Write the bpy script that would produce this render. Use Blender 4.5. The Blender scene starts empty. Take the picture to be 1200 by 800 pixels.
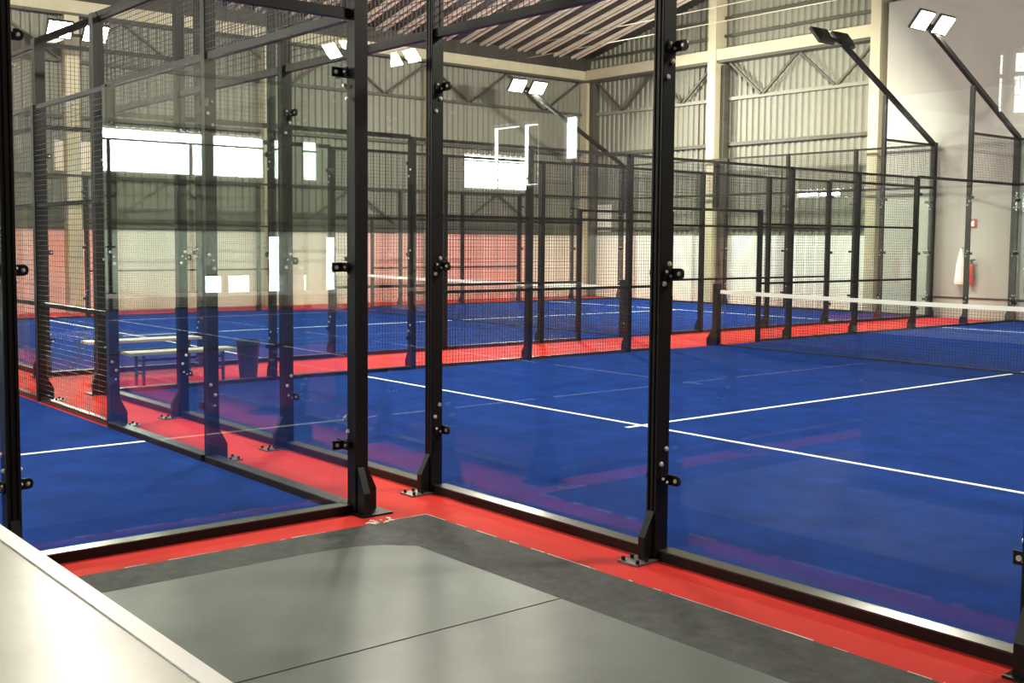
import bpy, math, random
from mathutils import Matrix, Vector
random.seed(4)
S = bpy.context.scene
COL = S.collection

# ------------------------------------------------------------------ camera
cam = bpy.data.cameras.new('camera')
cam.sensor_width = 36.0
cam.lens = 1319.44 / 1200 * 36
cam.shift_x = 19.64 / 1200
cam.shift_y = -22.34 / 1200
cam.clip_start = 0.05
cam.clip_end = 200
camo = bpy.data.objects.new('camera', cam)
COL.objects.link(camo)
YAW, PIT, ROL = 2.4590, -0.0704, 0.0069
fw = Vector((math.cos(PIT) * math.cos(YAW), math.cos(PIT) * math.sin(YAW), math.sin(PIT)))
rt = Vector((math.sin(YAW), -math.cos(YAW), 0))
up = rt.cross(fw)
r2 = rt * math.cos(ROL) + up * math.sin(ROL)
u2 = up * math.cos(ROL) - rt * math.sin(ROL)
m = Matrix((r2, u2, -fw)).transposed().to_4x4()
m.translation = Vector((11.9914, -4.3495, 1.6522))
camo.matrix_world = m
S.camera = camo

# ------------------------------------------------------------------ world, lamps' strength, exposure
SKY = 24.0           # overcast daylight outside the windows
LAMP_W = 330.0       # each floodlight head
LAMP_COL = (1.0, 0.93, 0.78)
W = bpy.data.worlds.new('overcast_sky')
S.world = W
W.use_nodes = True
wn = W.node_tree.nodes
bg = wn['Background']
bg.inputs['Color'].default_value = (0.95, 1.0, 1.0, 1)
bg.inputs['Strength'].default_value = SKY
S.view_settings.view_transform = 'Standard'
S.view_settings.look = 'None'
S.view_settings.gamma = 1
S.view_settings.use_curve_mapping = False
S.view_settings.exposure = -0.1
S.cycles.transparent_max_bounces = 64
S.cycles.max_bounces = 8
S.cycles.caustics_reflective = False
S.cycles.caustics_refractive = False
S.cycles.sample_clamp_indirect = 4.0

# ------------------------------------------------------------------ materials
def mat(name, base, rough=0.5, metal=0.0, spec=0.5, noise=None, bump=None, coat=0.0, emit=None):
    """noise = (scale, amount, stretch xyz) value variation; bump = (scale, strength)"""
    M = bpy.data.materials.new(name)
    M.use_nodes = True
    nt = M.node_tree
    b = nt.nodes['Principled BSDF']
    b.inputs['Base Color'].default_value = (*base, 1)
    b.inputs['Roughness'].default_value = rough
    b.inputs['Metallic'].default_value = metal
    b.inputs['Specular IOR Level'].default_value = spec
    if coat:
        b.inputs['Coat Weight'].default_value = coat
        b.inputs['Coat Roughness'].default_value = 0.08
    if emit:
        b.inputs['Emission Color'].default_value = (*emit[0], 1)
        b.inputs['Emission Strength'].default_value = emit[1]
    if noise or bump:
        tc = nt.nodes.new('ShaderNodeTexCoord')
        mp = nt.nodes.new('ShaderNodeMapping')
        nt.links.new(tc.outputs['Object'], mp.inputs['Vector'])
    if noise:
        sc, amt, st = noise
        mp.inputs['Scale'].default_value = st
        n = nt.nodes.new('ShaderNodeTexNoise')
        n.inputs['Scale'].default_value = sc
        n.inputs['Detail'].default_value = 6
        n.inputs['Roughness'].default_value = 0.65
        nt.links.new(mp.outputs['Vector'], n.inputs['Vector'])
        r = nt.nodes.new('ShaderNodeMapRange')
        r.inputs['From Min'].default_value = 0.3
        r.inputs['From Max'].default_value = 0.7
        r.inputs['To Min'].default_value = 1 - amt
        r.inputs['To Max'].default_value = 1 + amt
        nt.links.new(n.outputs['Fac'], r.inputs['Value'])
        mx = nt.nodes.new('ShaderNodeMix')
        mx.data_type = 'RGBA'
        mx.blend_type = 'MULTIPLY'
        mx.inputs['Factor'].default_value = 1
        mx.inputs[6].default_value = (*base, 1)
        nt.links.new(r.outputs['Result'], mx.inputs[7])
        nt.links.new(mx.outputs[2], b.inputs['Base Color'])
    if bump:
        n2 = nt.nodes.new('ShaderNodeTexNoise')
        n2.inputs['Scale'].default_value = bump[0]
        n2.inputs['Detail'].default_value = 3
        nt.links.new(tc.outputs['Object'], n2.inputs['Vector'])
        bp = nt.nodes.new('ShaderNodeBump')
        bp.inputs['Strength'].default_value = bump[1]
        bp.inputs['Distance'].default_value = 0.01
        nt.links.new(n2.outputs['Fac'], bp.inputs['Height'])
        nt.links.new(bp.outputs['Normal'], b.inputs['Normal'])
    return M

def glass_mat(name, tint):
    """clear pane: see-through, mirror reflection by Fresnel on both faces"""
    M = bpy.data.materials.new(name)
    M.use_nodes = True
    nt = M.node_tree
    nt.nodes.clear()
    out = nt.nodes.new('ShaderNodeOutputMaterial')
    t = nt.nodes.new('ShaderNodeBsdfTransparent')
    t.inputs['Color'].default_value = (*tint, 1)
    g = nt.nodes.new('ShaderNodeBsdfGlossy')
    g.inputs['Roughness'].default_value = 0.0
    g.inputs['Color'].default_value = (1, 1, 1, 1)
    geo = nt.nodes.new('ShaderNodeNewGeometry')
    mr = nt.nodes.new('ShaderNodeMapRange')
    mr.inputs['To Min'].default_value = 1.46
    mr.inputs['To Max'].default_value = 1 / 1.46
    nt.links.new(geo.outputs['Backfacing'], mr.inputs['Value'])
    fr = nt.nodes.new('ShaderNodeFresnel')
    nt.links.new(mr.outputs['Result'], fr.inputs['IOR'])
    mx = nt.nodes.new('ShaderNodeMixShader')
    nt.links.new(fr.outputs['Fac'], mx.inputs['Fac'])
    nt.links.new(t.outputs[0], mx.inputs[1])
    nt.links.new(g.outputs[0], mx.inputs[2])
    nt.links.new(mx.outputs[0], out.inputs['Surface'])
    return M

BLACK = mat('black_powder_coat', (0.007, 0.0062, 0.0058), 0.42, spec=0.28, noise=(14, 0.2, (1, 1, 0.1)))
RAILM = mat('dark_rail_paint', (0.11, 0.106, 0.1), 0.3, metal=0.75)
WIRE = mat('black_wire', (0.012, 0.012, 0.012), 0.45)
CHROME = mat('zinc_bolt', (0.85, 0.85, 0.83), 0.3, metal=0.55)
GALV = mat('galvanised_plate', (0.2, 0.195, 0.185), 0.4, metal=0.7, noise=(40, 0.3, (1, 1, 1)))
GLASS = glass_mat('clear_safety_glass', (0.965, 0.985, 0.97))
WGLASS = glass_mat('window_glass', (0.97, 0.99, 0.98))
RED = mat('red_floor_paint', (0.55, 0.034, 0.028), 0.7, spec=0.06, noise=(1.6, 0.1, (1, 1, 1)), bump=(60, 0.05))
GREY = mat('light_grey_concrete', (0.112, 0.126, 0.123), 0.4, spec=0.16, noise=(2.2, 0.16, (1, 1, 1)), bump=(35, 0.04))
DARK = mat('dark_grey_paint', (0.046, 0.048, 0.051), 0.65, spec=0.15, noise=(11, 0.42, (1, 1, 1)), bump=(120, 0.5))
TURF = mat('blue_turf', (0.005, 0.03, 0.18), 0.95, spec=0.04, noise=(2.6, 0.26, (1, 1, 1)), bump=(220, 0.5))
LINE = mat('white_line', (0.85, 0.87, 0.88), 0.8)
EDGE = mat('chipped_white_edge', (0.75, 0.72, 0.68), 0.7)
NETM = mat('net_cord', (0.008, 0.009, 0.012), 0.7)
TAPE = mat('net_tape', (0.86, 0.87, 0.8), 0.7)
SIDING = mat('cream_steel_siding', (0.225, 0.222, 0.18), 0.5, noise=(0.8, 0.1, (1, 1, 0.2)))
CREAM = mat('cream_steel', (0.5, 0.455, 0.325), 0.45, noise=(1.5, 0.08, (1, 1, 1)))
OLIVE = mat('dark_girt_steel', (0.07, 0.066, 0.052), 0.5)
DIM = mat('darkened_grey_panel', (0.1, 0.1, 0.095), 0.6)  # unseen walls and counter sides darkened in colour to dim their reflections
DIMSIDING = mat('darkened_steel_siding', (0.09, 0.09, 0.08), 0.55)  # siding darkened in colour to weaken the haze it mirrors into the glass
BAND = mat('dark_green_band_paint', (0.1, 0.108, 0.08), 0.6)
def daylit_fill_mat():
    M = mat('translucent_fill_panel', (0.8, 0.84, 0.78), 0.5)
    nt = M.node_tree
    t = nt.nodes.new('ShaderNodeBsdfTranslucent')
    t.inputs['Color'].default_value = (0.4, 0.42, 0.38, 1)
    mx = nt.nodes.new('ShaderNodeMixShader')
    mx.inputs['Fac'].default_value = 0.6
    nt.links.new(nt.nodes['Principled BSDF'].outputs[0], mx.inputs[1])
    nt.links.new(t.outputs[0], mx.inputs[2])
    nt.links.new(mx.outputs[0], nt.nodes['Material Output'].inputs['Surface'])
    return M
DAYFILL = daylit_fill_mat()  # translucent panels added to brighten the haze mirrored in the side glass
SALMON = mat('salmon_wall_paint', (0.97, 0.5, 0.45), 0.55, noise=(0.7, 0.06, (1, 1, 1)))
PALE = mat('pale_pink_paint_and_haze', (0.9, 0.8, 0.71), 0.55, noise=(0.7, 0.05, (1, 1, 1)))
WHITE = mat('white_wall_paint', (0.87, 0.89, 0.85), 0.55, noise=(0.7, 0.05, (1, 1, 1)))
PART = mat('plaster_partition', (0.38, 0.365, 0.335), 0.6, noise=(0.5, 0.06, (1, 1, 1)))
PART2 = mat('lightened_green_grey_partition', (0.43, 0.43, 0.395), 0.6, noise=(0.5, 0.06, (1, 1, 1)))  # green-grey lower boarding, its colour lightened against the dimmer light there
ROOF = mat('brown_roof_deck', (0.035, 0.028, 0.024), 0.6, noise=(1.2, 0.3, (1, 1, 1)))
RIB = mat('pale_roof_rib', (0.88, 0.77, 0.63), 0.5, noise=(1.5, 0.3, (0.3, 1, 1)))
PAN = mat('mid_brown_roof_pan', (0.17, 0.13, 0.1), 0.6, noise=(1.5, 0.3, (0.3, 1, 1)))
BLIND = mat('grey_blind', (0.22, 0.23, 0.2), 0.8)
FRAME = mat('window_frame', (0.6, 0.6, 0.56), 0.5)
TOP = mat('beige_counter_top', (0.28, 0.262, 0.19), 0.3, spec=0.45, noise=(2.4, 0.22, (1, 1, 1)))
WTRIM = mat('white_edging', (0.82, 0.79, 0.78), 0.4)
WOOD = mat('pale_bench_wood', (0.62, 0.58, 0.46), 0.5, noise=(8, 0.12, (1, 0.1, 1)))
BENCHLEG = mat('dark_bench_steel', (0.03, 0.03, 0.035), 0.5)
BIN = mat('dark_bin_plastic', (0.015, 0.016, 0.022), 0.5)
EXTR = mat('extinguisher_red', (0.5, 0.03, 0.025), 0.3)
WPLAST = mat('white_plastic', (0.9, 0.9, 0.87), 0.35)
SIGNR = mat('sign_red', (0.4, 0.06, 0.04), 0.5)
HOUS = mat('lamp_housing', (0.015, 0.015, 0.016), 0.4)
LENS = mat('lamp_lens', (0.9, 0.88, 0.8), 0.3, emit=((1.0, 0.94, 0.8), 60.0))

# ------------------------------------------------------------------ mesh helpers
class MB:
    def __init__(s):
        s.v = []
        s.f = []
    def add(s, vs, fs):
        o = len(s.v)
        s.v += [tuple(q) for q in vs]
        s.f += [tuple(i + o for i in q) for q in fs]
        return s
    def box(s, x0, x1, y0, y1, z0, z1):
        return s.add([(x0, y0, z0), (x1, y0, z0), (x1, y1, z0), (x0, y1, z0), (x0, y0, z1), (x1, y0, z1), (x1, y1, z1), (x0, y1, z1)],
                     [(3, 2, 1, 0), (4, 5, 6, 7), (0, 1, 5, 4), (1, 2, 6, 5), (2, 3, 7, 6), (3, 0, 4, 7)])
    def prism(s, poly, h0, h1, axis='z'):
        """extrude a 2-D polygon along an axis"""
        def P(a, b, h):
            return {'z': (a, b, h), 'x': (h, a, b), 'y': (a, h, b)}[axis]
        n = len(poly)
        area = sum(poly[i][0] * poly[(i + 1) % n][1] - poly[(i + 1) % n][0] * poly[i][1] for i in range(n))
        ccw = area > 0
        if axis == 'y':
            ccw = not ccw
        if not ccw:
            poly = poly[::-1]
        vs = [P(a, b, h0) for a, b in poly] + [P(a, b, h1) for a, b in poly]
        fs = [tuple(range(n - 1, -1, -1)), tuple(range(n, 2 * n))]
        fs += [(i, (i + 1) % n, (i + 1) % n + n, i + n) for i in range(n)]
        return s.add(vs, fs)
    def bar(s, p, q, w, h=None, n=None):
        """square or n-sided bar from p to q"""
        p, q = Vector(p), Vector(q)
        d = (q - p).normalized()
        ref = Vector((0, 0, 1)) if abs(d.z) < 0.95 else Vector((1, 0, 0))
        a = d.cross(ref).normalized()
        b = a.cross(d)
        h = h or w
        if n:
            ring = [a * (w / 2 * math.cos(2 * math.pi * i / n)) + b * (w / 2 * math.sin(2 * math.pi * i / n)) for i in range(n)]
        else:
            ring = [a * (w / 2) - b * (h / 2), a * (w / 2) + b * (h / 2), -a * (w / 2) + b * (h / 2), -a * (w / 2) - b * (h / 2)]
        k = len(ring)
        vs = [p + r for r in ring] + [q + r for r in ring]
        fs = [tuple(range(k)), tuple(range(2 * k - 1, k - 1, -1))]
        fs += [(i + k, (i + 1) % k + k, (i + 1) % k, i) for i in range(k)]
        return s.add(vs, fs)
    def lathe(s, prof, n=16, c=(0, 0)):
        vs = []
        for r, z in prof:
            vs += [(c[0] + r * math.cos(2 * math.pi * i / n), c[1] + r * math.sin(2 * math.pi * i / n), z) for i in range(n)]
        fs = []
        for j in range(len(prof) - 1):
            for i in range(n):
                k = (i + 1) % n
                fs.append((j * n + i, j * n + k, (j + 1) * n + k, (j + 1) * n + i))
        fs.append(tuple(range(n - 1, -1, -1)))
        fs.append(tuple(range((len(prof) - 1) * n, len(prof) * n)))
        return s.add(vs, fs)
    def disc(s, c, axis, r, t, n=8):
        """short cylinder centred at c along unit axis"""
        c, ax = Vector(c), Vector(axis)
        return s.bar(c - ax * t / 2, c + ax * t / 2, 2 * r, n=n)
    def mesh(s, name):
        me = bpy.data.meshes.new(name)
        me.from_pydata(s.v, [], s.f)
        me.update()
        return me

CACHE = {}
def part(name, mb, M, parent=None, loc=(0, 0, 0), rz=0.0, key=None, label=None, kind=None):
    """one mesh object; mb may be a function, then the mesh is shared under key"""
    if key is not None and key in CACHE:
        me = CACHE[key]
    else:
        b = mb() if callable(mb) else mb
        me = b.mesh(name)
        me.materials.append(M)
        if key is not None:
            CACHE[key] = me
    o = bpy.data.objects.new(name, me)
    COL.objects.link(o)
    o.location = loc
    o.rotation_euler = (0, 0, rz)
    if parent:
        o.parent = parent
    if label:
        o['label'] = label
    if kind:
        o['kind'] = kind
    return o
def thing(name, label, cat, loc=(0, 0, 0), rz=0.0, group=None):
    o = bpy.data.objects.new(name, None)
    o.empty_display_size = 0.2
    COL.objects.link(o)
    o.location = loc
    o.rotation_euler = (0, 0, rz)
    o['label'] = label
    o['category'] = cat
    if group:
        o['group'] = group
    return o
def structure(name, mb, M, label=None):
    return part(name, mb, M, kind='structure', label=label)

PI = math.pi
# hall limits
XW, XE, YS, YN = -14.2, 16.4, -11.5, 20.7
EAVE = 7.25
RIDGE = (XW + XE) / 2
def roof_z(x):
    return EAVE + 0.235 * (RIDGE - abs(x - RIDGE) - XW)

def gable_z(x):
    return roof_z(x) + 0.18

# ================================================================== FLOOR
fl = structure('floor', MB().box(XW - 0.3, XE + 0.3, YS - 0.3, YN + 0.3, -0.15, 0.0), RED)
b = MB()
b.box(6.49, 16.3, -0.87, -0.41, 0.0, 0.004)
b.box(6.49, 16.3, -11.4, -0.87, 0.0, 0.004)
part('painted_border', b, DARK, fl, label='dark grey painted border between red and light grey')
# light grey slab, cast in bays; joints stay open
ys = [-11.4, -7.4, -0.87]
first = True
for (x0, x1) in ((6.83, 8.2), (8.212, 12.6), (12.612, 16.3)):
    for (y0, y1) in ((-11.4, -6.4), (-6.388, -0.87)):
        b = MB()
        if x0 == 6.83 and y1 == -0.87:
            b.prism([(x0, y0), (x1, y0), (x1, y1), (7.06, y1), (6.93, -1.0), (6.86, -1.16), (x0, -1.4)], 0.0, 0.0065)
        else:
            b.box(x0, x1, y0, y1, 0.0, 0.0065)
        part('concrete_slab', b, GREY, fl)
# chipped, ragged white edge where red meets the border
b = MB()
def ragged(p, q, side):
    p, q = Vector((*p, 0)), Vector((*q, 0))
    L = (q - p).length
    d = (q - p) / L
    nrm = Vector((-d.y, d.x, 0)) * side
    t = 0.0
    while t < L:
        w = random.uniform(0.02, 0.12)
        if random.random() < 0.62:
            h = random.uniform(0.002, 0.009)
            a = p + d * t
            c = p + d * min(L, t + w)
            b.add([a, c, c + nrm * h * random.uniform(0.3, 1), a + nrm * h, a + Vector((0, 0, 0.0055)), c + Vector((0, 0, 0.0055)), c + nrm * h * 0.6 + Vector((0, 0, 0.0055)), a + nrm * h * 0.8 + Vector((0, 0, 0.0055))],
                  [(4, 5, 6, 7), (0, 1, 5, 4), (3, 7, 6, 2), (0, 4, 7, 3), (1, 2, 6, 5)])
        t += w
ragged((6.49, -0.41), (12.5, -0.41), 1)
ragged((6.49, -3.2), (6.49, -0.41), 1)
part('chipped_edge', b, EDGE, fl, kind='stuff')
# flakes of bare concrete near the left corner post
b = MB()
for i in range(16):
    x, y = 6.46 + random.uniform(-0.05, 0.05), -0.73 + random.uniform(-0.09, 0.09)
    r = random.uniform(0.006, 0.018)
    b.prism([(x + r * math.cos(a) * random.uniform(0.6, 1.2), y + r * math.sin(a) * random.uniform(0.6, 1.2)) for a in [k * PI / 3 for k in range(6)]], 0.0, 0.006)
part('paint_flakes', b, EDGE, fl, kind='stuff')

# ================================================================== WALLS
def corr(u0, u1, z0, ztop, pitch=0.2, depth=0.045):
    """corrugated sheet: local u along wall, rib depth along +v, as (u, v, z)"""
    pts = []
    u = u0
    while u < u1 - 1e-6:
        for du, dv in ((0, 0), (0.42, 0), (0.54, 1), (0.88, 1)):
            if u + du * pitch < u1:
                pts.append((u + du * pitch, dv * depth))
        u += pitch
    pts.append((u1, 0))
    zt = ztop if callable(ztop) else (lambda q: ztop)
    vs = [(a, v, z0) for a, v in pts] + [(a, v, zt(a)) for a, v in pts]
    n = len(pts)
    return vs, [(i, i + 1, i + 1 + n, i + n) for i in range(n - 1)]
def place(vs, fs, axis):
    """axis 'W','E' run along y; 'N','S' run along x; v points into the hall"""
    b = MB()
    T = {'W': lambda u, v, z: (XW + v, u, z), 'E': lambda u, v, z: (XE - v, u, z),
         'N': lambda u, v, z: (u, YN - v, z), 'S': lambda u, v, z: (u, YS + v, z)}[axis]
    b.add([T(*q) for q in vs], fs)
    return b
def wbox(axis, u0, u1, v0, v1, z0, z1):
    b = MB()
    if axis == 'W':
        return b.box(XW + v0, XW + v1, u0, u1, z0, z1)
    if axis == 'E':
        return b.box(XE - v1, XE - v0, u0, u1, z0, z1)
    if axis == 'N':
        return b.box(u0, u1, YN - v1, YN - v0, z0, z1)
    return b.box(u0, u1, YS + v0, YS + v1, z0, z1)
def wpt(axis, u, v, z):
    return {'W': (XW + v, u, z), 'E': (XE - v, u, z), 'N': (u, YN - v, z), 'S': (u, YS + v, z)}[axis]
WIN_N = [0]
def window(axis, u0, u1, z0, z1, panes, transom=None):
    WIN_N[0] += 1
    f = MB()
    t = 0.05
    for a, c, e, g in ((u0, u1, z0, z0 + t), (u0, u1, z1 - t, z1)):
        f.v, f.f = f.add(wbox(axis, a, c, -0.05, 0.03, e, g).v, wbox(axis, a, c, -0.05, 0.03, e, g).f).v, f.f
    w = (u1 - u0) / panes
    for k in range(panes + 1):
        a = u0 + k * w
        q = wbox(axis, max(u0, a - t / 2), min(u1, a + t / 2), -0.05, 0.03, z0 + t, z1 - t)
        f.add(q.v, q.f)
    if transom:
        q = wbox(axis, u0 + t, u1 - t, -0.05, 0.03, transom - 0.02, transom + 0.02)
        f.add(q.v, q.f)
    win = structure('window_%d' % WIN_N[0], f, FRAME)
    for k in range(panes):
        part('pane', wbox(axis, u0 + k * w + t / 2, u0 + (k + 1) * w - t / 2, -0.015, -0.005, z0 + t, z1 - t), WGLASS, win)
    return win

def long_wall(name, axis, cols, bays, wins, dado, zt=EAVE + 0.2, lo=1.9, SH=None):
    SH = SH or SIDING
    """framed wall: corrugated sheets around window openings, lower painted panels, columns, girts, braces"""
    root = structure(name, wbox(axis, bays[0], bays[-1], -0.12, -0.08, 0.0, 0.3), OLIVE)
    for i in range(len(bays) - 1):
        a, c = bays[i], bays[i + 1]
        cuts = sorted([w for w in wins if w[0] < c and w[1] > a])
        if not cuts:
            part('siding_sheet', place(*corr(a, c, lo, zt), axis), SH, root)
        else:
            u = a
            for w in cuts:
                w0, w1 = max(a, w[0]), min(c, w[1])
                if w0 - u > 0.02:
                    part('siding_sheet', place(*corr(u, w0, lo, zt), axis), SH, root)
                part('siding_sheet', place(*corr(w0, w1, lo, w[2]), axis), SH, root)
                part('siding_sheet', place(*corr(w0, w1, w[3], zt), axis), SH, root)
                u = w1
            if c - u > 0.02:
                part('siding_sheet', place(*corr(u, c, lo, zt), axis), SH, root)
    for a, c, M, holes in dado:
        if not holes:
            part('wall_panel', wbox(axis, a, c, -0.02, 0.06, 0.0, lo), M, root)
        else:
            u = a
            for h in holes:
                part('wall_panel', wbox(axis, u, h[0], -0.02, 0.06, 0.0, lo), M, root)
                if h[2] > 0.02:
                    part('wall_panel', wbox(axis, h[0], h[1], -0.02, 0.06, 0.0, h[2]), M, root)
                if lo - h[3] > 0.02:
                    part('wall_panel', wbox(axis, h[0], h[1], -0.02, 0.06, h[3], lo), M, root)
                u = h[1]
            part('wall_panel', wbox(axis, u, c, -0.02, 0.06, 0.0, lo), M, root)
    for u in cols:
        part('column', wbox(axis, u - 0.16, u + 0.16, 0.04, 0.34, 0.0, zt - 0.65), CREAM, root)
    return root

# ---- west wall: salmon lower panels, high strip windows
W_WIN = [(-10.75, -9.45, 3.22, 4.3), (-9.2, -6.6, 3.22, 4.3), (15.72, 18.28, 3.22, 4.25)]
LOWW = [(-11.3, -10.95, 0.0, 1.82), (-10.45, -9.82, 0.28, 0.83), (-9.68, -9.2, 0.28, 0.83)]
ww = long_wall('wall_west', 'W', [-5.2, 0.0, 4.4, 9.3, 14.4, 20.45], [YS, -5.8, -0.7, 4.4, 9.3, 14.4, YN], W_WIN,
               [(YS, -5.8, DAYFILL, LOWW), (-5.8, -0.7, WHITE, None), (-0.7, 4.4, SALMON, None), (4.4, 5.4, SALMON, None), (5.4, 9.3, PALE, None),  # pale middle bays hold the whitish haze of the reflecting glass
               (9.3, 11.9, PALE, None), (11.9, 14.4, SALMON, None), (14.4, 18.3, SALMON, None), (18.3, YN, PALE, None)])
window('W', *W_WIN[0], 2)
window('W', *W_WIN[1], 1)
window('W', *W_WIN[2], 2, 4.05)
for h in LOWW:
    window('W', *h, 1)
part('eave_beam', wbox('W', YS, YN - 0.05, 0.05, 0.33, 6.72, 7.0), CREAM, ww)
part('eave_filler', wbox('W', YS, YN - 0.05, 0.05, 0.12, 7.0, 7.44), ROOF, ww)
part('gutter_angle', wbox('W', YS, YN - 0.05, 0.1, 0.36, 6.66, 6.72), OLIVE, ww)
for z, v in ((5.68, 0.09), (4.43, 0.12), (3.1, 0.09), (2.12, 0.08)):
    part('girt', wbox('W', YS, YN - 0.05, 0.036, v + 0.04, z - 0.04, z + 0.04), OLIVE, ww)
for k in range(11):
    t0, bt, t1 = 20.15 - 2.9 * k, 18.72 - 2.9 * k, 17.25 - 2.9 * k
    if t1 < YS:
        break
    part('brace', MB().bar((XW + 0.14, t0, 6.66), (XW + 0.14, bt + 0.05, 5.72), 0.07, 0.05), OLIVE, ww)
    part('brace', MB().bar((XW + 0.14, t1, 6.66), (XW + 0.14, bt - 0.05, 5.72), 0.07, 0.05), OLIVE, ww)
for y in (16.9, 11.85, 6.8, 1.75, -3.3):
    part('brace', MB().bar((XW + 0.13, y + 0.05, 3.06), (XW + 0.13, y + 1.4, 2.16), 0.07, 0.05), OLIVE, ww)
    part('brace', MB().bar((XW + 0.13, y - 0.05, 3.06), (XW + 0.13, y - 1.4, 2.16), 0.07, 0.05), OLIVE, ww)
part('shutter_panel', wbox('W', 4.05, 5.12, 0.036, 0.1, 3.22, 3.9), PALE, ww, label='pale closed shutter')
part('dark_band', wbox('W', -0.7, YN - 0.05, 0.036, 0.075, 1.95, 2.42), BAND, ww, label='dark green band above the salmon panels')
part('wall_cap', wbox('W', YS, YN - 0.05, 0.0, 0.09, 1.9, 1.95), OLIVE, ww)

# ---- north gable: corrugated, steel frame, white lower panels, plaster partition at right
gw = structure('wall_north', wbox('N', XW, XE, -0.12, -0.08, 0.0, 0.3), OLIVE)
GB = [XW, -9.1, -3.9, 1.1, 6.1, 11.1, XE]
REFL_SLOT = (-6.2, -4.87, 2.88, 3.1)  # narrow daylit opening added in place of a bright reflected strip
for i in range(len(GB) - 1):
    a, c = GB[i], GB[i + 1]
    if i == 1:
        part('siding_sheet', place(*corr(a, c, 1.9, REFL_SLOT[2]), 'N'), SIDING, gw)
        part('siding_sheet', place(*corr(a, REFL_SLOT[0], REFL_SLOT[2], REFL_SLOT[3]), 'N'), SIDING, gw)
        part('siding_sheet', place(*corr(REFL_SLOT[1], c, REFL_SLOT[2], REFL_SLOT[3]), 'N'), SIDING, gw)
        part('siding_sheet', place(*corr(a, c, REFL_SLOT[3], gable_z), 'N'), SIDING, gw)
    else:
        part('siding_sheet', place(*corr(a, c, 1.9, gable_z), 'N'), SIDING, gw)
    part('wall_panel', wbox('N', a, c, -0.02, 0.06, 0.0, 1.9), WHITE, gw)
window('N', *REFL_SLOT, 2)
for x in (-8.79, -3.7):
    part('column', wbox('N', x - 0.135, x + 0.135, 0.04, 0.5, 0.0, 8.45 if x < -5 else 9.6), CREAM, gw)
    part('column_flange', wbox('N', x + 0.2, x + 0.3, 0.04, 0.3, 0.0, 6.6), OLIVE, gw)
part('column', wbox('N', XW + 0.36, XW + 0.5, 0.04, 0.3, 0.0, 6.7), OLIVE, gw)
part('tie_beam', wbox('N', XW + 0.36, -3.84, 0.05, 0.47, 6.72, 7.02), CREAM, gw)
part('tie_beam_flange', wbox('N', XW + 0.36, -3.84, 0.08, 0.44, 6.65, 6.72), OLIVE, gw)
for z in (7.41, 7.9):
    x0 = XW + 0.2 if z < 7.5 else -11.3
    part('girt', wbox('N', x0, 6.0, 0.036, 0.14, z - 0.035, z + 0.035), OLIVE, gw)
for a, c in ((XW + 0.5, -8.95), (-8.45, -3.85)):
    for z in (5.68, 4.43):
        part('girt', wbox('N', a, c, 0.036, 0.15, z - 0.045, z + 0.045), OLIVE if z < 5 else SIDING, gw)
    part('girt', wbox('N', a, c, 0.036, 0.12, 2.12 - 0.04, 2.12 + 0.04), OLIVE, gw)
    q = (c - a) / 4
    for k, (z0, z1) in enumerate(((6.66, 5.72), (5.72, 6.66), (6.66, 5.72), (5.72, 6.66))):
        part('brace', MB().bar(wpt('N', a + q * k + 0.04, 0.16, z0), wpt('N', a + q * (k + 1) - 0.04, 0.16, z1), 0.07, 0.06), OLIVE, gw)
# plaster partition (two lifts of boarding)
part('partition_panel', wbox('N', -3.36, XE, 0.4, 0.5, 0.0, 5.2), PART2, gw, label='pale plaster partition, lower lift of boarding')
part('partition_panel', wbox('N', -3.36, XE, 0.4, 0.49, 5.2, 7.45), PART, gw)
part('conduit', MB().bar((-2.1, YN - 0.52, 0.48), (XE - 1, YN - 0.52, 0.48), 0.03, n=6), OLIVE, gw)

# ---- south wall with tall narrow panes near its right end
S_WIN = [(-7.78, -6.8, 2.85, 4.25), (-6.74, -6.18, 2.85, 4.25), (-5.4, -4.98, 3.35, 4.3), (3.62, 3.9, 3.5, 4.45), (4.0, 4.6, 3.5, 4.45), (7.5, 12.5, 3.3, 4.4)]
sw = long_wall('wall_south', 'S', [-9.1, -1.2, 6.1, 11.1], [XW, -9.1, -3.9, 1.1, 6.1, 11.1, XE], S_WIN,
               [(GB[i], GB[i + 1], WHITE if i == 0 else DIM, None) for i in range(6)], zt=EAVE, SH=DIMSIDING)
for i in range(6):
    a, c = GB[i], GB[i + 1]
    part('siding_sheet', place(*corr(a, c, EAVE, gable_z), 'S'), DIMSIDING, sw)
w1 = window('S', *S_WIN[0], 1)
part('blind', wbox('S', -7.7, -6.88, -0.1, -0.09, 2.93, 4.18), BLIND, w1, label='lowered grey blind')
w1 = window('S', *S_WIN[1], 1)
part('blind', wbox('S', -6.66, -6.36, -0.1, -0.09, 2.93, 4.18), BLIND, w1, label='lowered grey blind')
for w in S_WIN[2:5]:
    window('S', *w, 1)
window('S', *S_WIN[5], 4)

# ---- east wall
ew = long_wall('wall_east', 'E', [-5.8, 0.2, 9.3, 20.3], [YS, 0.0, YN], [],
               [(YS, YN, DIM, None)], zt=EAVE + 0.2, SH=DIMSIDING)

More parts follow.
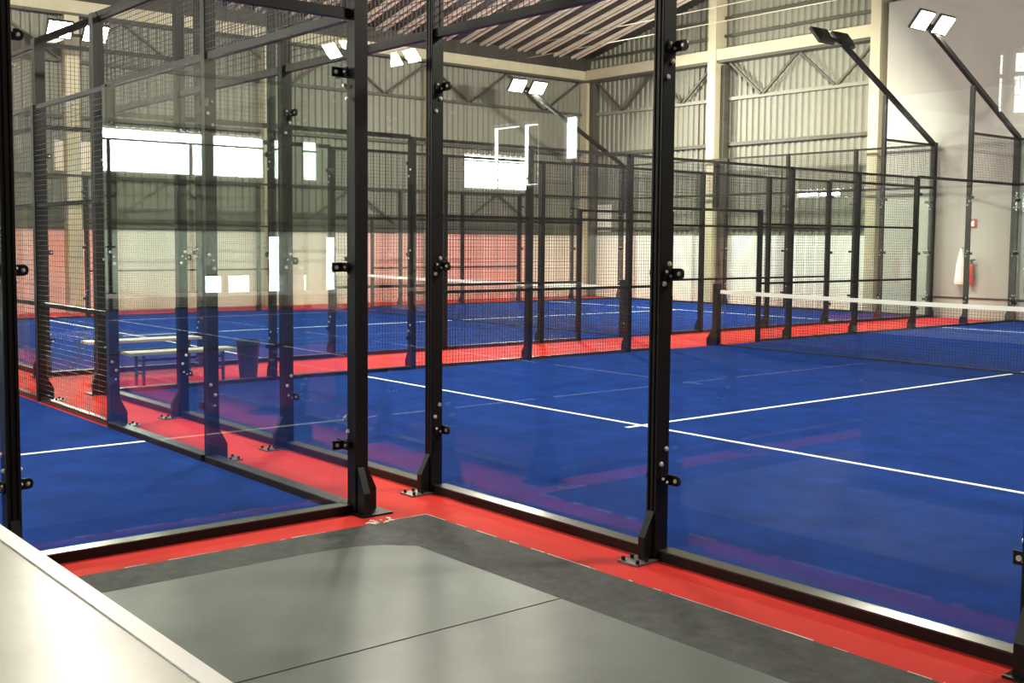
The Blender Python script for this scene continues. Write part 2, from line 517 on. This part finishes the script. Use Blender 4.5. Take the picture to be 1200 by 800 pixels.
# ================================================================== CEILING
def slope_deck(x0, x1):
    b = MB()
    z0, z1 = roof_z(x0) + 0.16, roof_z(x1) + 0.16
    b.add([(x0, YS - 0.2, z0), (x1, YS - 0.2, z1), (x1, YN + 0.2, z1), (x0, YN + 0.2, z0),
           (x0, YS - 0.2, z0 + 0.05), (x1, YS - 0.2, z1 + 0.05), (x1, YN + 0.2, z1 + 0.05), (x0, YN + 0.2, z0 + 0.05)],
          [(0, 1, 2, 3)[::-1], (4, 5, 6, 7), (0, 1, 5, 4), (1, 2, 6, 5), (2, 3, 7, 6), (3, 0, 4, 7)])
    return b
b = slope_deck(XW - 0.2, RIDGE)
q = slope_deck(RIDGE, XE + 0.2)
b.add(q.v, q.f)
ce = structure('ceiling', b, ROOF)
def rib(x0, x1):
    """hat-section roof rib: two lips and a crown, running up the slope"""
    bb = MB()
    for a, c, z in ((-0.16, -0.115, 0.08), (-0.075, -0.055, 0.1), (0.07, 0.105, 0.09), (0.14, 0.16, 0.11)):
        prof = [(a, 0.158), (a, z), (c, z), (c, 0.158)]
        vs = []
        for x in (x0, x1):
            vs += [(x, dy, roof_z(x) + dz) for dy, dz in prof]
        bb.add(vs, [(i, i + 1, i + 5, i + 4) for i in range(3)])
    return bb
def pan(x0, x1):
    bb = MB()
    return bb.add([(x0, -0.09, roof_z(x0) + 0.14), (x0, 0.07, roof_z(x0) + 0.14), (x1, 0.07, roof_z(x1) + 0.14), (x1, -0.09, roof_z(x1) + 0.14)], [(0, 1, 2, 3)])
y = YS + 0.5
while y < YN - 0.2:
    part('roof_rib', lambda: rib(XW + 0.1, RIDGE - 0.02), RIB, ce, loc=(0, y, 0), key='rib_left')
    part('roof_rib', lambda: rib(RIDGE + 0.02, XE - 0.1), RIB, ce, loc=(0, y, 0), key='rib_right')
    part('roof_pan', lambda: pan(XW + 0.1, RIDGE - 0.02), PAN, ce, loc=(0, y, 0), key='pan_left')
    part('roof_pan', lambda: pan(RIDGE + 0.02, XE - 0.1), PAN, ce, loc=(0, y, 0), key='pan_right')
    y += 0.72
for yy, z in ((18.0, 7.2), (18.05, 7.6)):
    part('tie_rod', MB().bar((XW + 0.1, yy, z), (XE - 0.1, yy, z), 0.025, n=6), CREAM, ce)

# ================================================================== COURT PARTS (local: x along wall, +y into court)
def post_mb(h):
    p = [(-0.035, -0.042), (-0.032, -0.045), (-0.02, -0.045), (-0.02, -0.035), (-0.009, -0.035), (-0.009, -0.045),
         (0.009, -0.045), (0.009, -0.035), (0.02, -0.035), (0.02, -0.045), (0.032, -0.045), (0.035, -0.042),
         (0.035, 0.045), (-0.035, 0.045)]
    return MB().prism(p, 0.0, h)
def gusset_mb():
    return MB().prism([(-0.045, 0.012), (-0.115, 0.012), (-0.115, 0.13), (-0.045, 0.26)], -0.022, 0.022, 'x')
def plate_mb():
    return MB().box(-0.08, 0.06, -0.21, 0.04, 0.0, 0.011)
def platebolts_mb():
    b = MB()
    for x, y in ((-0.06, -0.185), (-0.06, -0.12), (0.042, -0.185), (0.042, -0.12)):
        b.bar((x, y, 0.011), (x, y, 0.03), 0.022, n=6)
    return b
def clamp_mb(sx):
    b = MB()
    x0, x1 = (0.035, 0.043) if sx > 0 else (-0.043, -0.035)
    r = 0.028
    rr = [(0.049, -r), (0.049, r), (-0.012, r), (-0.022, r * 0.6), (-0.025, 0), (-0.022, -r * 0.6), (-0.012, -r)]
    b.prism(rr, x0, x1, 'x')
    a = sx * 0.043
    e = sx * 0.098
    tip = [(a, -r), (e, -r), (e + sx * 0.015, -r * 0.72), (e + sx * 0.02, -r * 0.25), (e + sx * 0.02, r * 0.25), (e + sx * 0.015, r * 0.72), (e, r), (a, r)]
    b.prism(tip, 0.040, 0.049, 'y')
    return b
BOLT_DZ = {0.42: (0.165, 0.088), 1.5: (0.05, -0.052), 2.66: (-0.078, -0.16)}
def dome(b, p, ax, r, h):
    """round bolt head: tapered disc"""
    p, ax = Vector(p), Vector(ax)
    ref = Vector((0, 0, 1))
    a = ax.cross(ref).normalized()
    c = a.cross(ax)
    n = 10
    vs = []
    for k, (rr, hh) in enumerate(((r, 0), (r, h * 0.45), (r * 0.6, h))):
        vs += [p + ax * hh + a * (rr * math.cos(2 * PI * i / n)) + c * (rr * math.sin(2 * PI * i / n)) for i in range(n)]
    fs = [(q * n + i, q * n + (i + 1) % n, q * n + n + (i + 1) % n, q * n + n + i) for q in (0, 1) for i in range(n)]
    fs.append(tuple(2 * n + i for i in range(n)))
    b.add(vs, fs)
def clampbolts_mb(sx, zc):
    b = MB()
    for y, z in zip((0.022, -0.014), BOLT_DZ[zc]):
        dome(b, (sx * 0.035, y, z), (sx, 0, 0), 0.0135, 0.014)
    for y, z in ((-0.006, 0.01), (0.026, -0.012)):
        dome(b, (sx * 0.043, y, z), (sx, 0, 0), 0.0085, 0.009)
    dome(b, (sx * 0.09, 0.040, 0), (0, -1, 0), 0.011, 0.01)
    return b
def wire_mb(w, h, pitch=0.05, t=0.0041):
    b = MB()
    def wire(p, q):
        d = Vector(q) - Vector(p)
        if d.x:
            ring = [(0, -t / 2, -t / 2), (0, t / 2, -t / 2), (0, t / 2, t / 2), (0, -t / 2, t / 2)]
        else:
            ring = [(-t / 2, -t / 2, 0), (t / 2, -t / 2, 0), (t / 2, t / 2, 0), (-t / 2, t / 2, 0)]
        vs = [Vector(p) + Vector(r) for r in ring] + [Vector(q) + Vector(r) for r in ring]
        b.add(vs, [(0, 1, 5, 4), (1, 2, 6, 5), (2, 3, 7, 6), (3, 0, 4, 7)])
    n = int(w / pitch)
    for i in range(n + 1):
        x = (w - n * pitch) / 2 + i * pitch
        wire((x, 0, 0), (x, 0, h))
    n = int(h / pitch)
    for i in range(n + 1):
        z = (h - n * pitch) / 2 + i * pitch
        wire((0, t, z), (w, t, z))
    return b

CLZ = (0.42, 1.5, 2.66)
def add_post(root, s, h, clamps=True, foot=True):
    p = part('post', lambda: post_mb(h), BLACK, root, loc=(s, 0, 0), key='post%.2f' % h)
    if foot:
        part('base_plate', plate_mb, GALV, p, key='plate', label='bolted steel base plate')
        part('gusset', gusset_mb, BLACK, p, key='gusset')
        part('anchor_bolts', platebolts_mb, BLACK, p, key='platebolts', kind='stuff')
    if clamps:
        for sx in ((-1, 1) if clamps is True else clamps):
            for z in CLZ:
                part('glass_clamp', lambda: clamp_mb(sx), BLACK, p, loc=(0, 0, z), key='clamp%d' % sx)
                part('bolts', lambda: clampbolts_mb(sx, z), CHROME, p, loc=(0, 0, z), key='clampbolts%d_%.2f' % (sx, z), kind='stuff')
    return p
def box_part(root, name, x0, x1, y0, y1, z0, z1, M, key):
    w = x1 - x0
    return part(name, lambda: MB().box(0, w, y0, y1, z0, z1), M, root, loc=(x0, 0, 0), key='%s_%.3f_%s' % (name, w, key))
def glass_bay(root, a, c, top=True):
    box_part(root, 'glass_pane', a + 0.012, c - 0.012, 0.05, 0.062, 0.056, 2.965, GLASS, 'g')
    box_part(root, 'base_rail', a + 0.04, c - 0.04, -0.03, 0.072, 0.0, 0.05, BLACK, 'b')
    box_part(root, 'rail_cap', a + 0.04, c - 0.04, -0.026, 0.07, 0.05, 0.056, RAILM, 'c')
    box_part(root, 'top_rail', a + 0.036, c - 0.036, -0.022, 0.03, 2.97, 3.025, BLACK, 't3')
def mesh_top(root, a, c):
    box_part(root, 'top_rail', a + 0.036, c - 0.036, -0.022, 0.022, 3.955, 4.0, BLACK, 't4')
    w = c - a - 0.07
    part('wire_mesh', lambda: wire_mb(w, 0.93), WIRE, root, loc=(a + 0.035, 0.03, 3.025), key='wm1_%.2f' % w)
def mesh_bay(root, a, c, z1=3.0):
    box_part(root, 'base_rail', a + 0.04, c - 0.04, -0.02, 0.025, 0.0, 0.05, RAILM, 'bm')
    for z in (1.0, 2.0):
        box_part(root, 'middle_rail', a + 0.036, c - 0.036, -0.02, 0.02, z - 0.02, z + 0.02, BLACK, 'm%d' % z)
    box_part(root, 'top_rail', a + 0.036, c - 0.036, -0.022, 0.022, 2.96, 3.0, BLACK, 't')
    w = c - a - 0.07
    part('wire_mesh', lambda: wire_mb(w, 2.93), WIRE, root, loc=(a + 0.035, 0.026, 0.03), key='wm3_%.2f' % w)

def end_wall(label, start, rz):
    root = thing('glass_end_wall', label, 'glass wall', (*start, 0), rz)
    for s in (2, 4, 6, 8):
        add_post(root, s, 4.0)
    for s in (0, 2, 4, 6, 8):
        glass_bay(root, s, s + 2)
        mesh_top(root, s, s + 2)
    return root
def side_fence(label, start, rz):
    root = thing('side_fence', label, 'fence', (*start, 0), rz)
    for s in (2, 18):
        add_post(root, s, 4.94)
    for s in (4, 16):
        add_post(root, s, 3.0, clamps=(-1,) if s == 4 else (1,))
    for s in (6, 8, 12, 14):
        add_post(root, s, 3.0, clamps=False)
    for s in (0, 2, 16, 18):
        glass_bay(root, s, s + 2)
    for s in (0, 18):
        mesh_top(root, s, s + 2)
    for a, c in ((4, 6), (6, 8), (12, 14), (14, 16)):
        mesh_bay(root, a, c)
    for a, c in ((8, 8.85), (11.15, 12)):
        mesh_bay(root, a, c)
    for s in (8.85, 11.15):
        part('gate_jamb', lambda: MB().box(-0.035, 0.035, -0.03, 0.03, 0.0, 2.24), BLACK, root, loc=(s, 0, 0), key='jamb')
    box_part(root, 'gate_lintel', 8.89, 11.11, -0.025, 0.025, 2.19, 2.235, BLACK, 'l')
    box_part(root, 'top_rail', 8.84, 11.16, -0.022, 0.022, 2.96, 3.0, BLACK, 'tg')
    part('wire_mesh', lambda: wire_mb(2.24, 0.7), WIRE, root, loc=(8.88, 0.026, 2.24), key='wmg')
    part('lintel_stub', lambda: MB().box(-0.045, 0.045, -0.04, 0.02, 2.24, 2.96), BLACK, root, loc=(10, 0, 0), key='stub')
    return root

def mast(label, corner, ds, db, power=1.0):
    """corner post with a sloping arm along the side fence (ds) and two heads aimed across the court (db)"""
    ds, db = Vector((*ds, 0)), Vector((*db, 0))
    thin = abs(ds.x) > 0.5
    root = thing('floodlight_mast', label, 'floodlight mast', (*corner, 0))
    P = lambda a, c, z: tuple(ds * a + db * c + Vector((0, 0, z)))
    out = 0.06 if thin else 0.085
    ex = sorted((0.03 * (ds.x + db.x), -out * (ds.x + db.x)))
    ey = sorted((0.03 * (ds.y + db.y), -out * (ds.y + db.y)))
    po = part('corner_post', MB().box(*ex, *ey, 0.0, 4.03), BLACK, root)
    # foot: gussets and plate on the two outer sides
    for d in (ds, db):
        side = Vector((-d.y, d.x, 0))
        g = MB()
        for k in (0.0,):
            pts = [(-0.075, 0.012), (-0.145, 0.012), (-0.145, 0.14), (-0.075, 0.29)]
            vs = [d * a + side * (k - 0.022) + Vector((0, 0, z)) for a, z in pts] + [d * a + side * (k + 0.022) + Vector((0, 0, z)) for a, z in pts]
            g.add(vs, [(0, 1, 2, 3), (7, 6, 5, 4), (0, 4, 5, 1), (1, 5, 6, 2), (2, 6, 7, 3), (3, 7, 4, 0)])
        part('gusset', g, BLACK, po)
    lo = -(ds + db) * 0.17
    x0, x1 = sorted((lo.x, 0.05 if lo.x < 0 else -0.05))
    y0, y1 = sorted((lo.y, 0.05 if lo.y < 0 else -0.05))
    part('base_plate', MB().box(x0, x1, y0, y1, 0.0, 0.011), BLACK, po, label='bolted steel base plate')
    # clamps towards both glass walls
    c, bo = MB(), MB()
    for d, o in ((ds, db), (db, ds)):
        for z in CLZ:
            a, e = d * 0.05 + o * 0.043, d * 0.125 + o * 0.043
            c.bar(tuple(a + Vector((0, 0, z))), tuple(e + Vector((0, 0, z))), 0.01, 0.056)
            c.bar(tuple(d * 0.055 + o * -0.02 + Vector((0, 0, z))), tuple(d * 0.055 + o * 0.045 + Vector((0, 0, z))), 0.01, 0.056)
            for dz, oo in zip(BOLT_DZ[z], (0.02, -0.015)):
                dome(bo, d * 0.05 + o * oo + Vector((0, 0, z + dz)), d, 0.0135, 0.014)
            bo.disc(tuple(d * 0.1 + o * 0.036 + Vector((0, 0, z))), o, 0.012, 0.01)
            bo.disc(tuple(d * 0.063 + o * 0.0 + Vector((0, 0, z))), d, 0.008, 0.01)
    part('glass_clamps', c, BLACK, po, kind='stuff')
    part('bolts', bo, CHROME, po, kind='stuff')
    part('arm', MB().bar(P(-0.03, 0, 4.0), P(3.8, 0, 5.93), 0.09, 0.09), BLACK, root)
    part('crossbar', MB().bar(P(3.35, 0, 5.86), P(4.35, 0, 5.93), 0.06, 0.06), BLACK, root)
    aim = (db * 0.8 - Vector((0, 0, 1)) * 0.62).normalized()
    upv = (aim.cross(ds)).normalized()
    for a in (3.48, 4.22):
        c = ds * a + Vector((0, 0, 5.97)) + db * 0.12
        fr = [(-0.26, -0.2), (0.26, -0.2), (0.26, 0.2), (-0.26, 0.2)]
        bk = [(-0.13, -0.1), (0.13, -0.1), (0.13, 0.1), (-0.13, 0.1)]
        V = lambda l, w: [c + ds * p + upv * r + aim * w for p, r in l]
        vs = V(bk, -0.11) + V(fr, -0.03) + V(fr, 0.03)
        fs = [(3, 2, 1, 0)]
        for k in (0, 4):
            fs += [(k + i, k + (i + 1) % 4, k + (i + 1) % 4 + 4, k + i + 4) for i in range(4)]
        fs.append((8, 9, 10, 11))
        h = part('lamp_head', MB().add(vs, fs), HOUS, root)
        part('bracket', MB().bar(tuple(ds * a + Vector((0, 0, 5.9))), tuple(c - aim * 0.06), 0.05, 0.05), HOUS, h)
        ln = [(-0.235, -0.175), (0.235, -0.175), (0.235, 0.175), (-0.235, 0.175)]
        vs = V(ln, 0.031) + V(ln, 0.037)
        part('lens', MB().add(vs, [(0, 1, 2, 3)[::-1], (4, 5, 6, 7)] + [(i, (i + 1) % 4, (i + 1) % 4 + 4, i + 4) for i in range(4)]), LENS, h, label='glowing lamp lens')
        L = bpy.data.lights.new('floodlight', 'AREA')
        L.shape = 'RECTANGLE'
        L.size, L.size_y = 0.46, 0.34
        L.energy = LAMP_W * power
        L.color = LAMP_COL
        lo_ = bpy.data.objects.new('floodlight', L)
        COL.objects.link(lo_)
        lo_.parent = root
        lo_.location = c + aim * 0.05
        lo_.rotation_euler = aim.to_track_quat('-Z', 'Y').to_euler()
    return root

def net(label, start, ax):
    """net across the court: start at one post, ax = unit direction"""
    rz = math.atan2(ax[1], ax[0])
    root = thing('padel_net', label, 'net', (*start, 0), rz)
    for s in (0.06, 9.94):
        p = part('net_post', lambda: MB().box(-0.05, 0.05, -0.05, 0.05, 0.0, 1.02), BLACK, root, loc=(s, 0, 0), key='netpost')
        part('foot', lambda: MB().prism([(-0.16, 0.0), (0.05, 0.0), (0.05, 0.28), (-0.04, 0.28), (-0.16, 0.12)], -0.055, 0.055, 'y'), BLACK, p, rz=0 if s < 5 else PI, key='netfoot')
    top = lambda x: 0.92 - 0.04 * (1 - ((x - 5) / 5) ** 2)
    b, t = MB(), MB()
    N = 40
    xs = [0.13 + i * 9.74 / N for i in range(N + 1)]
    vs = []
    for x in xs:
        z = top(x)
        vs += [(x, -0.007, z - 0.06), (x, 0.007, z - 0.06), (x, 0.007, z), (x, -0.007, z)]
    fs = [(3, 2, 1, 0), tuple(4 * N + k for k in range(4))]
    for i in range(N):
        for k in range(4):
            fs.append((4 * i + k, 4 * i + (k + 1) % 4, 4 * i + 4 + (k + 1) % 4, 4 * i + 4 + k))
    t.add(vs, fs)
    w = 0.0035
    n = int(9.74 / 0.042)
    for i in range(n + 1):
        x = 0.13 + i * 9.74 / n
        b.bar((x, 0, 0.03), (x, 0, top(x) - 0.055), w)
    for k in range(20):
        f = k / 20.0
        for i in range(N // 4):
            x0, x1 = xs[i * 4], xs[i * 4 + 4]
            b.bar((x0, 0.002, 0.03 + f * (top(x0) - 0.085)), (x1, 0.002, 0.03 + f * (top(x1) - 0.085)), w if k else 0.02)
    part('net_mesh', lambda: b, NETM, root, key='netmesh')
    part('net_tape', lambda: t, TAPE, root, key='nettape', label='white tape along the top of the net')
    return root

def turf(label, x0, x1, y0, y1, along):
    """blue carpet with painted lines; along = 'y' when the 20 m run is along y"""
    root = thing('court_turf', label, 'court turf', ((x0 + x1) / 2, (y0 + y1) / 2, 0))
    cx, cy = (x0 + x1) / 2, (y0 + y1) / 2
    hx, hy = (x1 - x0) / 2 - 0.09, (y1 - y0) / 2 - 0.09
    part('carpet', MB().box(-hx, hx, -hy, hy, 0.001, 0.016), TURF, root)
    def ln(name, a0, a1, c0, c1):
        if along == 'y':
            part(name, MB().box(c0, c1, a0, a1, 0.015, 0.0185), LINE, root)
        else:
            part(name, MB().box(a0, a1, c0, c1, 0.015, 0.0185), LINE, root)
    for s in (-1, 1):
        ln('service_line', s * 6.95 - 0.025, s * 6.95 + 0.025, -4.9, 4.9)
        a, c = sorted((s * 0.1, s * 6.92))
        ln('centre_line', a, c, -0.025, 0.025)
        a, c = sorted((s * 6.98, s * 7.15))
        ln('centre_mark', a, c, -0.025, 0.025)
    return root

# ================================================================== COURT A : behind the near glass, filling the right of the picture
turf('blue carpet with the white T lines behind the near glass at right', 0, 10, 0, 20, 'y')
end_wall('nearest long glass wall, black posts standing on the red strip by the grey floor', (0, 0), 0)
end_wall('far glass wall of the court at right, in front of the pale partition', (10, 20), PI)
side_fence('fence with gate opening beside the white net post of the right court', (0, 20), -PI / 2)
side_fence('right-hand fence of the court at right, outside the picture edge', (10, 0), PI / 2)
mast('mast at the near left corner of the right court, behind the pale bench', (0, 0), (0, 1), (1, 0))
mast('mast with glaring lamp against the pale partition at upper right', (0, 20), (0, -1), (1, 0))
mast('mast at the near right corner, just outside the right picture edge', (10, 0), (0, 1), (-1, 0))
mast('mast at the far right corner of the right court, out of frame', (10, 20), (0, -1), (-1, 0))
net('nearest net, white tape crossing the right of the picture', (0, 10), (1, 0))

# ================================================================== COURT C : beyond, to the left, along the salmon wall
turf('far blue carpet along the salmon wall, beyond the benches', -12, -2, 0, 20, 'y')
end_wall('left end wall of the far court, meeting a mast at the left picture edge', (-12, 0), 0)
end_wall('farthest glass wall, below the corrugated gable', (-2, 20), PI)
side_fence('fence of the far court facing the red aisle with the benches', (-2, 20), -PI / 2)
side_fence('farthest fence, standing along the salmon wall', (-12, 0), PI / 2) if False else side_fence('farthest fence, standing along the salmon wall', (-12, 20), -PI / 2)
mast('mast at the left picture edge where the far court begins', (-2, 0), (0, 1), (-1, 0), 2.0)
mast('mast with two dark unlit-looking heads before the cream gable beam', (-2, 20), (0, -1), (-1, 0), 2.0)
mast('mast whose two glaring lamps show at upper left', (-12, 0), (0, 1), (1, 0), 2.0)
mast('mast with the glaring lamp in front of the hall corner, upper middle', (-12, 20), (0, -1), (1, 0), 2.0)
net('net of the far court, seen small through two fences', (-12, 10), (1, 0))

# ================================================================== COURT B : near left
BX0, BX1, BY0, BY1 = -13.83, 6.17, -10.72, -0.72
turf('nearest blue carpet at left, beside the counter', BX0, BX1, BY0, BY1, 'x')
end_wall('short glass end wall at left, over the blue carpet beside the counter', (BX1, BY0), PI / 2)
end_wall('far end wall of the left court, outside the picture', (BX0, BY1), -PI / 2)
side_fence('fence of the left court along the red aisle, glass panes turning into wire mesh', (BX1, BY1), PI)
side_fence('fence of the left court along the unseen left hall wall', (BX0, BY0), 0)
mast('thick black corner mast with double glass at the grey floor corner', (BX1, BY1), (-1, 0), (0, -1))
mast('mast at the near corner of the left court, beyond the left picture edge', (BX1, BY0), (-1, 0), (0, 1))
mast('mast at the far corner of the left court next to the salmon wall', (BX0, BY1), (1, 0), (0, -1))
mast('mast of the left court whose lamps are mirrored in the glass', (BX0, BY0), (1, 0), (0, 1))
net('net of the left court, left of the picture', (-3.83, BY1), (0, -1))

# ================================================================== FURNITURE
# counter in the near left corner
t = thing('counter', 'pale glossy counter with a white edge in the bottom left corner', 'counter', (9.6, -3.95, 0))
part('counter_top', MB().box(-2.9, 1.6, -0.35, 0.293, 0.955, 0.995), TOP, t, label='glossy beige counter top')
part('edge_strip', MB().box(-2.9, 1.6, 0.293, 0.33, 0.95, 0.998), WTRIM, t, label='white edge strip')
part('front_panel', MB().box(-2.85, 1.55, 0.22, 0.25, 0.0, 0.955), DIM, t)
part('side_panel', MB().box(-2.85, -2.82, -0.32, 0.22, 0.0, 0.955), DIM, t)
part('side_panel', MB().box(1.52, 1.55, -0.32, 0.22, 0.0, 0.955), DIM, t)

def bench(label, x, y0, y1, z):
    t = thing('bench', label, 'bench', (x, (y0 + y1) / 2, 0), 0, 'benches in the red aisle')
    h = (y1 - y0) / 2
    part('seat', MB().box(-0.15, 0.15, -h, h, z - 0.03, z), WOOD, t, label='pale wooden seat')
    for s in (-1, 1):
        yy = s * (h - 0.16)
        for xx in (-0.11, 0.11):
            part('leg', MB().bar((xx, yy, 0), (xx, yy, z - 0.03), 0.028), BENCHLEG, t)
        part('crossbar', MB().bar((-0.11, yy, 0.16), (0.11, yy, 0.16), 0.022), BENCHLEG, t)
        part('crossbar', MB().bar((-0.11, yy, 0.3), (0.11, yy, 0.3), 0.022), BENCHLEG, t)
    part('stretcher', MB().bar((0, -h + 0.16, 0.3), (0, h - 0.16, 0.3), 0.025), BENCHLEG, t)
    return t
bench('front pale bench, right against the glass court', -0.36, 0.36, 1.64, 0.40)
bench('rear pale bench, against the far court fence, behind the other bench', -1.56, 0.32, 1.75, 0.44)

t = thing('waste_bin', 'dark tapered waste bin at the end of the front bench', 'bin', (-0.4, 1.88, 0))
part('bucket', MB().lathe([(0.1, 0.0), (0.105, 0.01), (0.142, 0.44), (0.142, 0.45), (0.128, 0.45), (0.095, 0.03)], 20), BIN, t)
part('rim', MB().lathe([(0.142, 0.43), (0.154, 0.435), (0.154, 0.465), (0.132, 0.465), (0.132, 0.43)], 20), BIN, t)

# fire point on the partition
FY = YN - 0.5
t = thing('fire_extinguisher', 'red fire extinguisher hung low on the pale partition', 'fire extinguisher', (-1.02, FY - 0.1, 0.0))
part('cylinder', MB().lathe([(0.05, 0.78), (0.068, 0.8), (0.07, 1.12), (0.06, 1.19), (0.03, 1.24), (0.022, 1.25)], 14), EXTR, t)
part('valve', MB().lathe([(0.022, 1.25), (0.022, 1.31), (0.03, 1.31), (0.03, 1.34)], 8), HOUS, t)
part('handle', MB().box(-0.015, 0.09, -0.012, 0.012, 1.33, 1.36), HOUS, t)
part('hose', MB().bar((0.03, -0.01, 1.32), (0.085, -0.03, 1.2), 0.02, n=6).bar((0.085, -0.03, 1.2), (0.085, -0.03, 0.9), 0.02, n=6), HOUS, t)
part('wall_bracket', MB().box(-0.03, 0.03, 0.06, 0.1, 1.05, 1.2), OLIVE, t)
t = thing('white_reflection', 'white shape standing in for a reflection left of the red extinguisher', 'reflected_shape', (-1.25, FY - 0.14, 0))
part('reflected_shape', MB().lathe([(0.05, 0.76), (0.12, 0.79), (0.13, 0.86), (0.11, 1.0), (0.1, 1.2), (0.06, 1.4), (0.03, 1.55), (0.02, 1.6)], 14), WPLAST, t)  # solid white body added in place of a bright reflection
part('added_hook', MB().bar((0, 0, 1.6), (0, 0.138, 1.62), 0.015, n=6), OLIVE, t)
t = thing('fire_sign', 'small red and white fire sign above the extinguisher', 'sign', (-1.07, FY - 0.012, 2.17))
part('board', MB().box(-0.1, 0.1, -0.006, 0.011, -0.1, 0.1), SIGNR, t)
part('pictogram', MB().prism([(-0.035, -0.065), (0.04, -0.065), (0.04, 0.06), (-0.015, 0.06), (-0.015, 0.03), (-0.035, 0.03)], -0.009, -0.006, 'y'), WPLAST, t, label='white pictogram')
t = thing('notice_board', 'pale notice board on the gable next to the hall corner', 'notice board', (-13.37, YN - 0.045, 2.45))
part('board', MB().box(-0.3, 0.3, -0.03, 0.0, -0.42, 0.42), WPLAST, t)
for k in range(4):
    part('rail', MB().box(-0.28, 0.28, -0.04, -0.03, -0.3 + k * 0.2, -0.28 + k * 0.2), FRAME, t)
